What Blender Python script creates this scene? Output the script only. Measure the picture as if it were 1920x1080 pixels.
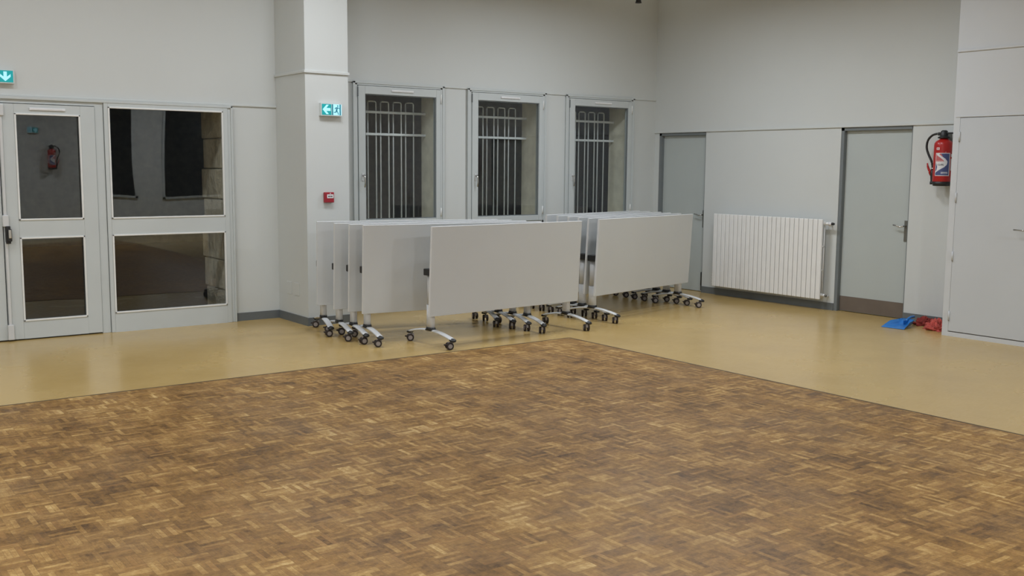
import bpy, bmesh, math, random
from mathutils import Vector, Matrix, noise
random.seed(7)
S = bpy.context.scene
for o in list(bpy.data.objects): bpy.data.objects.remove(o)
C = S.collection
PI = math.pi

# ------------------------------------------------------------------ camera
F_PX, YAW, PITCH, ROLL = 1905.7, 0.6397, 0.1177, 0.0081
fw = Vector((math.sin(YAW)*math.cos(PITCH), math.cos(YAW)*math.cos(PITCH), -math.sin(PITCH)))
rt = fw.cross(Vector((0, 0, 1))).normalized()
up = rt.cross(fw)
cr, sr = math.cos(ROLL), math.sin(ROLL)
r2 = cr*rt + sr*up
u2 = -sr*rt + cr*up
cd = bpy.data.cameras.new('camera')
cam = bpy.data.objects.new('camera', cd)
C.objects.link(cam)
m = Matrix((r2, u2, -fw)).transposed().to_4x4()
m.translation = Vector((-10.0704, -10.2417, 1.63))
cam.matrix_world = m
cd.sensor_width = 36.0
cd.lens = F_PX/1920*36
cd.clip_start = 0.05
S.camera = cam

# ------------------------------------------------------------------ world, exposure, lights
w = bpy.data.worlds.new('night'); S.world = w; w.use_nodes = True
w.node_tree.nodes['Background'].inputs[0].default_value = (0.35, 0.5, 1.0, 1)
w.node_tree.nodes['Background'].inputs[1].default_value = 0.004
S.view_settings.view_transform = 'Standard'
S.view_settings.look = 'None'
S.view_settings.gamma = 1.0
S.view_settings.use_curve_mapping = False
S.view_settings.exposure = 0.0

CEIL = 4.7
def lamp(x, y, power, spread=172, size=0.5, col=(0.915, 0.965, 1.04), z=3.85):
    l = bpy.data.lights.new('ceiling_lamp_light', 'AREA')
    l.shape = 'DISK'; l.size = size; l.energy = power; l.color = col
    l.spread = math.radians(spread)
    o = bpy.data.objects.new('ceiling_lamp_light', l)
    o.location = (x, y, z)
    C.objects.link(o)
LAMPS = [(-12.0, -2.2, 4.5, 44), (-9.5, -2.2, 4.5, 26), (-8.0, -2.2, 4.5, 26), (-6.2, -2.2, 4.5, 22), (-5.5, -2.2, 3.9, 28), (-2.5, -2.2, 3.9, 50),
         (-2.5, -4.2, 3.9, 34), (-4.0, -5.5, 3.9, 18), (-12.0, -5.5, 3.9, 70), (-12.0, -8.0, 3.9, 150), (-12.0, -11.5, 3.9, 150), (-7.0, -11.5, 3.9, 170), (-2.5, -11.5, 3.9, 190)]
for x, y, z, pw in LAMPS:
    lamp(x, y, pw, z=z)

# ------------------------------------------------------------------ node helpers
class NT:
    def __init__(s, name):
        s.m = bpy.data.materials.new(name); s.m.use_nodes = True
        s.t = s.m.node_tree; s.b = s.t.nodes['Principled BSDF']
    def n(s, typ, **kw):
        nd = s.t.nodes.new(typ)
        for k, v in kw.items(): setattr(nd, k, v)
        return nd
    def put(s, sock, v):
        if isinstance(v, (int, float, tuple)): sock.default_value = v
        else: s.t.links.new(v, sock)
    def math(s, op, a, b=0.0, c=0.0):
        nd = s.n('ShaderNodeMath', operation=op)
        for i, v in enumerate((a, b, c)): s.put(nd.inputs[i], v)
        return nd.outputs[0]
    def pos(s):
        return s.n('ShaderNodeNewGeometry').outputs['Position']
    def noise(s, vec, scale, detail=3, rough=0.55):
        nd = s.n('ShaderNodeTexNoise'); nd.inputs['Scale'].default_value = scale
        nd.inputs['Detail'].default_value = detail; nd.inputs['Roughness'].default_value = rough
        s.put(nd.inputs['Vector'], vec); return nd.outputs['Fac']
    def vmul(s, vec, k):
        nd = s.n('ShaderNodeVectorMath', operation='MULTIPLY')
        s.put(nd.inputs[0], vec); nd.inputs[1].default_value = k; return nd.outputs[0]
    def ramp(s, fac, stops):
        nd = s.n('ShaderNodeValToRGB'); s.put(nd.inputs[0], fac)
        e = nd.color_ramp.elements
        while len(e) < len(stops): e.new(0.5)
        for i, (p, c) in enumerate(stops):
            e[i].position = p; e[i].color = (*c, 1) if len(c) == 3 else c
        return nd.outputs[0]
    def mix(s, fac, a, b, mode='MIX'):
        nd = s.n('ShaderNodeMix', data_type='RGBA', blend_type=mode)
        s.put(nd.inputs[0], fac); s.put(nd.inputs[6], a); s.put(nd.inputs[7], b); return nd.outputs[2]
    def rng(s, v, a, b, c, d):
        nd = s.n('ShaderNodeMapRange'); s.put(nd.inputs[0], v)
        for i, k in enumerate((a, b, c, d)): nd.inputs[i+1].default_value = k
        return nd.outputs[0]
    def bump(s, h, st, dist=0.01):
        nd = s.n('ShaderNodeBump'); nd.inputs['Strength'].default_value = st; nd.inputs['Distance'].default_value = dist
        s.put(nd.inputs['Height'], h); s.t.links.new(nd.outputs[0], s.b.inputs['Normal'])

def simple(name, col, rough=0.5, metal=0.0, var=0.04, scale=8, bump=0.0, spec=0.5, emis=0):
    t = NT(name)
    f = t.noise(t.pos(), scale)
    c2 = tuple(max(0, c*(1-var)) for c in col); c1 = tuple(min(1, c*(1+var)) for c in col)
    t.put(t.b.inputs['Base Color'], t.ramp(f, [(0.3, c2), (0.7, c1)]))
    t.b.inputs['Roughness'].default_value = rough; t.b.inputs['Metallic'].default_value = metal
    t.b.inputs['Specular IOR Level'].default_value = spec
    if bump: t.bump(t.noise(t.pos(), 90, 3), bump, 0.002)
    if emis:
        t.b.inputs['Emission Color'].default_value = (*col, 1); t.b.inputs['Emission Strength'].default_value = emis
    return t.m

M = {}
M['wall'] = simple('wall_paint', (0.60, 0.622, 0.605), 0.75, var=0.012, scale=1.3, bump=0.12, spec=0.25)
M['ceiling'] = simple('ceiling_paint', (0.36, 0.34, 0.31), 0.9)
M['joinery'] = simple('grey_joinery_paint', (0.53, 0.565, 0.56), 0.42, var=0.02, scale=3)
M['bead'] = simple('pale_bead_paint', (0.74, 0.75, 0.73), 0.4)
M['door_grey'] = simple('grey_door_laminate', (0.455, 0.495, 0.48), 0.45, var=0.02, scale=2)
M['jamb'] = simple('dark_grey_jamb_paint', (0.17, 0.19, 0.195), 0.5)
M['kick'] = simple('brown_kick_plate', (0.155, 0.125, 0.10), 0.45, var=0.06)
M['skirt'] = simple('slate_baseboard', (0.135, 0.15, 0.155), 0.45, var=0.06)
M['closet'] = simple('white_closet_paint', (0.57, 0.59, 0.60), 0.5, var=0.015, scale=2)
M['closet_door'] = simple('white_closet_door_paint', (0.53, 0.555, 0.57), 0.45, var=0.015, scale=2)
M['gap'] = simple('dark_gap', (0.06, 0.06, 0.06), 0.8)
M['radiator'] = simple('radiator_enamel', (0.80, 0.80, 0.78), 0.35, var=0.02)
M['laminate'] = simple('grey_table_laminate', (0.585, 0.61, 0.615), 0.40, var=0.012, scale=2)
M['edge'] = simple('table_edge_banding', (0.68, 0.69, 0.69), 0.4)
M['alu'] = simple('silver_painted_metal', (0.60, 0.61, 0.61), 0.35, metal=0.0, var=0.03)
M['black'] = simple('black_plastic', (0.012, 0.012, 0.012), 0.45, var=0.2)
M['tyre'] = simple('dark_brown_tyre', (0.03, 0.02, 0.016), 0.6, var=0.2)
M['hub'] = simple('grey_caster_hub', (0.30, 0.27, 0.26), 0.5)
M['chrome'] = simple('satin_chrome', (0.55, 0.55, 0.53), 0.22, metal=0.95)
M['darkmetal'] = simple('aged_steel', (0.20, 0.20, 0.18), 0.4, metal=0.6)
M['red'] = simple('extinguisher_red', (0.42, 0.014, 0.012), 0.3, var=0.05)
M['darkred'] = simple('call_point_red', (0.33, 0.012, 0.025), 0.4, var=0.05)
M['blue'] = simple('blue_plastic', (0.02, 0.19, 0.56), 0.35, var=0.1)
M['cloth_red'] = simple('salmon_red_cloth', (0.50, 0.085, 0.065), 0.9, var=0.35, scale=30, bump=0.5)
M['cloth_dark'] = simple('dark_red_cloth', (0.24, 0.03, 0.022), 0.9, var=0.35, scale=30, bump=0.5)
M['label_white'] = simple('label_white', (0.75, 0.75, 0.76), 0.4)
M['label_blue'] = simple('label_blue', (0.07, 0.09, 0.22), 0.4)
M['label_pink'] = simple('label_pink', (0.55, 0.14, 0.14), 0.4)
M['label_text'] = simple('label_text', (0.04, 0.035, 0.035), 0.4)
M['grille'] = simple('white_grille_paint', (0.75, 0.78, 0.80), 0.4)
M['render'] = simple('beige_exterior_render', (0.82, 0.78, 0.64), 0.9, var=0.12, scale=6, bump=0.3)
M['asphalt'] = simple('asphalt', (0.05, 0.05, 0.05), 0.9, var=0.3, scale=20)
M['sign_body'] = simple('sign_housing', (0.62, 0.66, 0.65), 0.4)
M['sign_green'] = simple('sign_lit_green', (0.003, 0.21, 0.22), 0.3, var=0.01, emis=0.95)
M['sign_white'] = simple('sign_lit_white', (0.36, 0.74, 0.86), 0.3, var=0.01, emis=0.6)
M['sign_blue'] = simple('sign_dark_figure', (0.01, 0.14, 0.19), 0.3, var=0.01, emis=0.5)
M['added_dark_panel'] = simple('black_added_panel', (0.008, 0.009, 0.011), 0.08)
M['parquet_edge'] = simple('parquet_edge_joint', (0.10, 0.068, 0.03), 0.6)

# stone exterior reveal
t = NT('rough_limestone')
v = t.n('ShaderNodeTexVoronoi'); v.inputs['Scale'].default_value = 3.2; t.put(v.inputs['Vector'], t.pos())
f = t.noise(t.pos(), 9, 5)
t.put(t.b.inputs['Base Color'], t.mix(t.rng(v.outputs['Distance'], 0, 0.6, 0.0, 0.6), t.ramp(f, [(0.3, (0.45, 0.39, 0.28)), (0.7, (0.78, 0.71, 0.55))]), (0.58, 0.51, 0.38, 1)))
t.b.inputs['Roughness'].default_value = 0.95
t.bump(t.math('ADD', f, v.outputs['Distance']), 0.9, 0.04)
M['stone'] = t.m

# glass: thin pane, mostly see-through with a mirror share that grows at grazing angles
t = NT('window_glass')
t.t.nodes.remove(t.b)
lw = t.n('ShaderNodeLayerWeight'); lw.inputs[0].default_value = 0.5
f5 = t.math('POWER', lw.outputs['Facing'], 5.0)
fac = t.math('ADD', t.math('MULTIPLY', f5, 0.93), 0.055)
tr = t.n('ShaderNodeBsdfTransparent'); tr.inputs[0].default_value = (0.97, 0.985, 0.98, 1)
gl = t.n('ShaderNodeBsdfGlossy'); gl.inputs['Roughness'].default_value = 0.01
nz = t.n('ShaderNodeTexNoise'); nz.inputs['Scale'].default_value = 1.1; nz.inputs['Detail'].default_value = 0; t.put(nz.inputs['Vector'], t.pos())
bp = t.n('ShaderNodeBump'); bp.inputs['Strength'].default_value = 0.05; bp.inputs['Distance'].default_value = 0.05
t.put(bp.inputs['Height'], nz.outputs['Fac']); t.t.links.new(bp.outputs[0], gl.inputs['Normal'])
mx = t.n('ShaderNodeMixShader'); t.put(mx.inputs[0], fac)
t.t.links.new(tr.outputs[0], mx.inputs[1]); t.t.links.new(gl.outputs[0], mx.inputs[2])
t.t.links.new(mx.outputs[0], t.t.nodes['Material Output'].inputs[0])
M['glass'] = t.m

# yellow-beige linoleum, marbled, lightly scuffed
t = NT('yellow_linoleum')
P = t.pos()
n1 = t.noise(P, 1.1, 4); n2 = t.noise(t.vmul(P, (6, 22, 1)), 2.5, 5, 0.6)
col = t.ramp(n1, [(0.3, (0.455, 0.305, 0.104)), (0.7, (0.51, 0.355, 0.134))])
col = t.mix(t.rng(n2, 0.35, 0.75, 0.0, 0.30), col, (0.60, 0.43, 0.18, 1))
sc = t.noise(t.vmul(P, (26, 4.0, 1)), 1.3, 2, 0.5)
sp = t.noise(P, 2.0, 2)
scm = t.math('MULTIPLY', t.rng(sc, 0.735, 0.76, 0.0, 1.0), t.rng(sp, 0.45, 0.6, 0.0, 0.55))
col = t.mix(scm, col, (0.13, 0.095, 0.05, 1))
t.put(t.b.inputs['Base Color'], col)
t.put(t.b.inputs['Roughness'], t.rng(n1, 0.3, 0.7, 0.20, 0.30))
t.b.inputs['Specular IOR Level'].default_value = 0.42
t.bump(t.noise(P, 5, 3), 0.08, 0.004)
M['lino'] = t.m

# mosaic finger parquet: squares of five strips, turned by a quarter from square to square
t = NT('finger_parquet')
P = t.pos()
sx = t.n('ShaderNodeSeparateXYZ'); t.put(sx.inputs[0], P)
MOD = 0.125
X = t.math('DIVIDE', sx.outputs[0], MOD); Y = t.math('DIVIDE', sx.outputs[1], MOD)
bx = t.math('FLOOR', X); by = t.math('FLOOR', Y)
fx = t.math('SUBTRACT', X, bx); fy = t.math('SUBTRACT', Y, by)
par = t.math('FLOORED_MODULO', t.math('ADD', bx, by), 2.0)
inv = t.math('SUBTRACT', 1.0, par)
across = t.math('ADD', t.math('MULTIPLY', par, fx), t.math('MULTIPLY', inv, fy))
along = t.math('ADD', t.math('MULTIPLY', par, fy), t.math('MULTIPLY', inv, fx))
a5 = t.math('MULTIPLY', across, 5.0); si = t.math('FLOOR', a5); fs = t.math('SUBTRACT', a5, si)
def wn(z):
    c = t.n('ShaderNodeCombineXYZ'); t.put(c.inputs[0], bx); t.put(c.inputs[1], by); t.put(c.inputs[2], z)
    k = t.n('ShaderNodeTexWhiteNoise', noise_dimensions='3D'); t.put(k.inputs['Vector'], c.outputs[0]); return k.outputs['Value']
rs = wn(si); rb = wn(11.3); rs2 = wn(t.math('ADD', si, 31.7))
gc = t.n('ShaderNodeCombineXYZ')
t.put(gc.inputs[0], t.math('MULTIPLY', along, 1.2)); t.put(gc.inputs[1], t.math('MULTIPLY', across, 14.0)); t.put(gc.inputs[2], t.math('MULTIPLY', rb, 90.0))
grain = t.noise(gc.outputs[0], 2.6, 6, 0.65)
big = t.noise(P, 0.75, 4, 0.6); mid = t.noise(P, 3.2, 4, 0.65); fine = t.noise(P, 26, 5, 0.75)
val = t.math('ADD', t.math('MULTIPLY', t.math('POWER', rs, 2.2), 0.30), t.math('MULTIPLY', rb, 0.14))
val = t.math('ADD', val, t.math('MULTIPLY', t.rng(grain, 0.3, 0.7, 0, 1), 0.16))
val = t.math('ADD', val, t.math('MULTIPLY', t.rng(big, 0.35, 0.65, 0, 1), 0.14))
val = t.math('ADD', val, t.math('MULTIPLY', t.rng(mid, 0.36, 0.64, 0, 1), 0.30))
val = t.math('ADD', val, t.math('MULTIPLY', t.rng(fine, 0.34, 0.66, 0, 1), 0.27))
col = t.ramp(val, [(0.24, (0.088, 0.042, 0.011)), (0.46, (0.205, 0.105, 0.027)), (0.68, (0.325, 0.178, 0.050)), (0.90, (0.48, 0.30, 0.10)), (1.0, (0.60, 0.41, 0.17))])
grey = t.noise(t.vmul(P, (1, 1, 1)), 1.4, 4, 0.6)
hue = t.math('MULTIPLY', t.rng(grey, 0.45, 0.68, 0, 1), 0.5)
col = t.mix(hue, col, t.mix(0.45, col, (0.25, 0.17, 0.10, 1)))
col = t.mix(t.math('MULTIPLY', t.rng(rs2, 0.8, 1.0, 0, 1), 0.35), col, (0.32, 0.16, 0.05, 1))
g1 = t.math('LESS_THAN', fs, 0.045); g2 = t.math('LESS_THAN', along, 0.012)
gap = t.math('MULTIPLY', t.math('MAXIMUM', g1, g2), t.rng(wn(3.3), 0, 1, 0.25, 0.6))
col = t.mix(gap, col, (0.06, 0.035, 0.015, 1))
t.put(t.b.inputs['Base Color'], col)
t.put(t.b.inputs['Roughness'], t.rng(mid, 0.3, 0.7, 0.36, 0.55))
t.b.inputs['Specular IOR Level'].default_value = 0.28
t.bump(t.math('ADD', t.math('MULTIPLY', grain, 0.4), rs), 0.12, 0.003)
M['parquet'] = t.m

# ------------------------------------------------------------------ mesh helpers
class MB:
    """collects geometry and links it as one mesh object"""
    def __init__(s): s.bm = bmesh.new(); s.mats = []
    def mi(s, key):
        if key not in s.mats: s.mats.append(key)
        return s.mats.index(key)
    def box(s, lo, hi, mat, bev=0.0, rot=None, about=None):
        lo = Vector(lo); hi = Vector(hi)
        r = bmesh.ops.create_cube(s.bm, size=1.0)
        vs = r['verts']; c = (lo+hi)/2; d = hi-lo
        for v in vs: v.co = Vector((v.co.x*d.x, v.co.y*d.y, v.co.z*d.z)) + c
        fs = {f for v in vs for f in v.link_faces}
        if bev:
            es = list({e for f in fs for e in f.edges})
            rr = bmesh.ops.bevel(s.bm, geom=es, offset=bev, segments=2, affect='EDGES', profile=0.5)
            fs = {f for v in rr['verts'] for f in v.link_faces} | {f for f in fs if f.is_valid}
            vs = list({v for f in fs for v in f.verts})
        i = s.mi(mat)
        for f in fs: f.material_index = i
        if rot is not None:
            p = Vector(about) if about is not None else c
            for v in vs: v.co = rot @ (v.co-p) + p
        return vs
    def poly_faces(s, rings, mat, cap=True, smooth=True, closed=True):
        """loft over a list of rings (lists of points)"""
        i = s.mi(mat); vr = [[s.bm.verts.new(p) for p in r] for r in rings]
        n = len(vr[0])
        for a, b in zip(vr, vr[1:]):
            for k in range(n if closed else n-1):
                f = s.bm.faces.new((a[k], a[(k+1) % n], b[(k+1) % n], b[k])); f.material_index = i; f.smooth = smooth
        if cap:
            for r in (vr[0][::-1], vr[-1]):
                f = s.bm.faces.new(r); f.material_index = i
        return vr
    def cyl(s, a, b, ra, mat, rb=None, n=20, ell=None, smooth=True):
        a = Vector(a); b = Vector(b); rb = ra if rb is None else rb
        d = (b-a).normalized(); h = Vector((0, 0, 1)) if abs(d.z) < 0.9 else Vector((1, 0, 0))
        u = d.cross(h).normalized(); v = d.cross(u)
        ring = lambda p, r: [p + u*math.cos(2*PI*k/n)*r + v*math.sin(2*PI*k/n)*r for k in range(n)]
        s.poly_faces([ring(a, ra), ring(b, rb)], mat, smooth=smooth)
    def oval(s, cx, cy, z0, z1, rx, ry, mat, n=28, power=2.6, rx1=None, ry1=None):
        def ring(z, a, b):
            out = []
            for k in range(n):
                q = 2*PI*k/n; c, d = math.cos(q), math.sin(q)
                out.append(Vector((cx+a*math.copysign(abs(c)**(2/power), c), cy+b*math.copysign(abs(d)**(2/power), d), z)))
            return out
        s.poly_faces([ring(z0, rx, ry), ring(z1, rx1 or rx, ry1 or ry)], mat)
    def tube(s, pts, r, mat, n=10):
        pts = [Vector(p) for p in pts]; rings = []
        for i, p in enumerate(pts):
            d = (pts[min(i+1, len(pts)-1)]-pts[max(i-1, 0)]).normalized()
            h = Vector((0, 0, 1)) if abs(d.z) < 0.95 else Vector((1, 0, 0))
            u = d.cross(h).normalized(); v = d.cross(u)
            rr = r[i] if isinstance(r, (list, tuple)) else r
            rings.append([p+u*math.cos(2*PI*k/n)*rr+v*math.sin(2*PI*k/n)*rr for k in range(n)])
        s.poly_faces(rings, mat)
    def lathe(s, c, prof, mat, n=36):
        c = Vector(c)
        s.poly_faces([[c+Vector((r*math.cos(2*PI*k/n), r*math.sin(2*PI*k/n), z)) for k in range(n)] for r, z in prof], mat)
    def prism(s, pts, fn, mat, d0, d1):
        """pts 2D outline; fn(u,v,depth)->Vector"""
        i = s.mi(mat)
        A = [s.bm.verts.new(fn(u, v, d0)) for u, v in pts]; B = [s.bm.verts.new(fn(u, v, d1)) for u, v in pts]
        n = len(pts); fs = [s.bm.faces.new(A), s.bm.faces.new(B[::-1])]
        for k in range(n): fs.append(s.bm.faces.new((A[k], B[k], B[(k+1) % n], A[(k+1) % n])))
        for f in fs: f.material_index = i
    def build(s, name, parent=None, loc=None, kind=None, bevel=0.0, autosmooth=True):
        bmesh.ops.recalc_face_normals(s.bm, faces=s.bm.faces)
        me = bpy.data.meshes.new(name); s.bm.to_mesh(me); s.bm.free()
        for k in s.mats: me.materials.append(M[k])
        o = bpy.data.objects.new(name, me); C.objects.link(o)
        if parent: o.parent = parent
        if loc: o.location = loc
        if kind: o['kind'] = kind
        return o

def empty(name, label=None, cat=None, group=None, loc=(0, 0, 0), rz=0, kind=None):
    o = bpy.data.objects.new(name, None); C.objects.link(o)
    o.location = loc; o.rotation_euler = (0, 0, rz); o.empty_display_size = 0.1
    if label: o['label'] = label
    if cat: o['category'] = cat
    if group: o['group'] = group
    if kind: o['kind'] = kind
    return o
def tag(o, label, cat, group=None):
    o['label'] = label; o['category'] = cat
    if group: o['group'] = group
    return o
def label(o, text): o['label'] = text; return o
def struct(name, boxes, bev=0.0, lab=None):
    b = MB()
    for lo, hi, mt in boxes: b.box(lo, hi, mt, bev)
    o = b.build(name, kind='structure')
    if lab: o['label'] = lab
    return o
def copy_tree(o, parent=None, depth=0):
    c = o.copy(); C.objects.link(c)
    if parent: c.parent = parent
    for ch in list(o.children): copy_tree(ch, c, depth+1)
    return c

# ------------------------------------------------------------------ room shell
XW, YS = -15.0, -14.0          # far limits of the hall behind the camera
TH = 0.45                      # outer wall thickness
PX, PY = -3.815, -2.776        # inner corner of the parquet
fl = struct('floor', [((XW, YS, -0.12), (0.6, 0.0, 0.0), 'lino')], lab='yellow beige scuffed linoleum floor')
pq = MB()
pq.box((XW+1.2, YS+1.2, 0.0), (PX-0.02, PY-0.02, 0.0025), 'parquet')
pq.build('parquet_floor', kind='structure')['label'] = 'brown oak mosaic parquet floor laid in small strips'
struct('trim_1', [((XW+1.2, PY-0.02, 0.0), (PX, PY, 0.0035), 'parquet_edge'), ((PX-0.02, YS+1.2, 0.0), (PX, PY-0.02, 0.0035), 'parquet_edge')], lab='dark border strip round the parquet')
struct('ceiling', [((XW, YS, CEIL), (0.6, TH, CEIL+0.2), 'ceiling')])

ZD = 2.235; DX0, DXM, DX1 = -9.20, -7.375, -6.085    # glazed door opening
WIN = [(-4.675, -3.495), (-3.143, -1.963), (-1.62, -0.44)]
WZ0, WZ1 = 0.93, 2.565
bw = [((XW, 0, 0), (DX0, TH, CEIL), 'wall'), ((DX0, 0, ZD), (DX1, TH, CEIL), 'wall'), ((DX1, 0, 0), (WIN[0][0], TH, CEIL), 'wall')]
for i, (a, b) in enumerate(WIN):
    bw.append(((a, 0, 0), (b, TH, WZ0), 'wall')); bw.append(((a, 0, WZ1), (b, TH, CEIL), 'wall'))
    nx = WIN[i+1][0] if i < 2 else 0.6
    bw.append(((b, 0, 0), (nx, TH, CEIL), 'wall'))
struct('wall_back', bw, lab='off-white plastered wall with the three windows and the glazed door')
# outside faces of the openings: beige render by the windows, rough stone by the door
rv = MB()
for a, b in WIN:
    rv.box((b-0.012, 0.085, WZ0), (b+0.001, TH, WZ1), 'render')
    rv.box((a-0.001, 0.085, WZ0), (a+0.012, TH, WZ1), 'render')
    rv.box((a, 0.085, WZ1-0.012), (b, TH, WZ1+0.001), 'render')
    rv.box((a, 0.085, WZ0-0.001), (b, TH+0.04, WZ0+0.03), 'render')
rv.build('trim_2', kind='structure')['label'] = 'beige rendered outer window reveals'
st = MB()
for k in range(7):
    z0 = k*0.32; z1 = min(ZD, z0+0.312); d = 0.03*((k*37) % 5)/5
    st.box((DX1-0.03-d, 0.10, z0), (DX1+0.02, TH+0.28+d, z1), 'stone', 0.012)
st.build('trim_3', kind='structure')['label'] = 'rough stone outer reveal beside the glazed door'

# right wall with two door openings
RZ = 2.12
D1 = (-0.945, -0.085); D2 = (-3.925, -3.02)
struct('wall_right', [((0, D1[1], 0), (0.3, 0.0, CEIL), 'wall'), ((0, D1[0], RZ), (0.3, D1[1], CEIL), 'wall'),
    ((0, D2[1], 0), (0.3, D1[0], CEIL), 'wall'), ((0, D2[0], RZ), (0.3, D2[1], CEIL), 'wall'), ((0, YS, 0), (0.3, D2[0], CEIL), 'wall')],
    lab='off-white plastered wall with two grey doors')
CX, CY = -0.60, -4.735
DZ0, DZ1, DY0, DY1 = 0.052, 2.150, -5.70, -4.80
struct('wall_closet', [((CX, DY1, 0), (CX+0.05, CY, CEIL), 'closet'), ((CX, DY0, DZ1), (CX+0.05, DY1, CEIL), 'closet'),
    ((CX, DY0, 0), (CX+0.05, DY1, DZ0-0.008), 'closet'), ((CX, YS, 0), (CX+0.05, DY0, CEIL), 'closet'),
    ((CX+0.05, CY-0.05, 0), (0, CY, CEIL), 'closet'), ((CX+0.06, DY0, 0), (CX+0.07, DY1, 2.2), 'gap')],
    lab='white boxed-in closet front standing out from the wall')
struct('wall_south', [((XW, YS-0.2, 0), (0.6, YS, CEIL), 'wall'), ((-6.6, YS, 0), (-5.9, YS+0.5, CEIL), 'wall')])
for k_, (xa, xb) in enumerate(((-3.6, -2.95), (-2.35, -0.75))):  # framed dark panels, added so the fixed side light mirrors a darker far wall
    wr = empty('window_%d' % (5+k_), kind='structure'); wr['label'] = 'framed dark panel added on the far wall to darken the reflection in the side light'
    b = MB(); b.box((xa+0.05, YS+0.01, 0.95), (xb-0.05, YS+0.02, 2.95), 'added_dark_panel'); b.build('pane', wr)
    b = MB()
    for lo, hi in (((xa, YS, 0.9), (xa+0.05, YS+0.05, 3.0)), ((xb-0.05, YS, 0.9), (xb, YS+0.05, 3.0)), ((xa, YS, 0.9), (xb, YS+0.05, 0.95)), ((xa, YS, 2.95), (xb, YS+0.05, 3.0))): b.box(lo, hi, 'joinery')
    b.build('window_frame', wr)
struct('wall_west', [((XW-0.2, YS, 0), (XW, TH, CEIL), 'wall')])
# pillar
AX0, AX1, AY = -5.583, -5.105, -0.72
struct('wall_pillar', [((AX0, AY, 0), (AX1, 0.0, CEIL), 'wall')], lab='square off-white pillar standing out from the back wall')

# mouldings and baseboards
tr_ = MB(); TW = 2.57
def strip(b, lo, hi): b.box(lo, hi, 'wall', 0.004)
tr_ = MB()
strip(tr_, (AX0-0.014, AY-0.016, TW-0.014), (AX1+0.014, AY, TW+0.014)); strip(tr_, (AX0-0.014, AY, TW-0.014), (AX0, 0, TW+0.014))
tr_.build('trim_4', kind='structure')['label'] = 'thin moulding round the pillar'
tr_ = MB()
xs = [AX1] + [v for w_ in WIN for v in w_] + [0]
for i in range(0, len(xs), 2): strip(tr_, (xs[i], -0.014, TW-0.012), (xs[i+1], 0, TW+0.010))
tr_.build('trim_5', kind='structure')['label'] = 'thin moulding between the windows'
tr_ = MB(); strip(tr_, (XW, -0.016, 2.238), (AX0, 0, 2.258)); tr_.build('trim_6', kind='structure')['label'] = 'thin moulding above the glazed door'
tr_ = MB(); strip(tr_, (-0.018, CY, RZ-0.002), (0, 0, RZ+0.022)); tr_.build('trim_7', kind='structure')['label'] = 'thin moulding above the grey doors'
tr_ = MB(); tr_.box((CX-0.014, YS, 2.776), (CX, CY, 2.798), 'closet', 0.004); tr_.box((CX-0.006, DY0-0.1, DZ1+0.004), (CX, CY-0.02, DZ1+0.016), 'closet', 0.002)
tr_.build('trim_8', kind='structure')['label'] = 'thin moulding across the closet front'
BH = 0.085
struct('baseboard_back', [((DX1+0.005, -0.012, 0), (AX0, 0, BH), 'skirt'), ((AX1, -0.012, 0), (0, 0, BH), 'skirt')])
struct('baseboard_pillar', [((AX0-0.012, AY-0.012, 0), (AX1+0.012, AY, BH), 'skirt'), ((AX0-0.012, AY, 0), (AX0, -0.012, BH), 'skirt')])
struct('baseboard_right', [((-0.012, D2[1]-0.0, 0), (0, D1[0]+0.0, BH), 'skirt'), ((-0.012, CY, 0), (0, D2[0], BH), 'skirt'), ((-0.012, D1[1], 0), (0, -0.012, BH), 'skirt')])

# exterior
struct('ground', [((-22, TH, -0.14), (8, 14, -0.04), 'asphalt')])
struct('wall_outside', [((-22, 12, -0.1), (8, 12.2, 5), 'render')])

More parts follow.
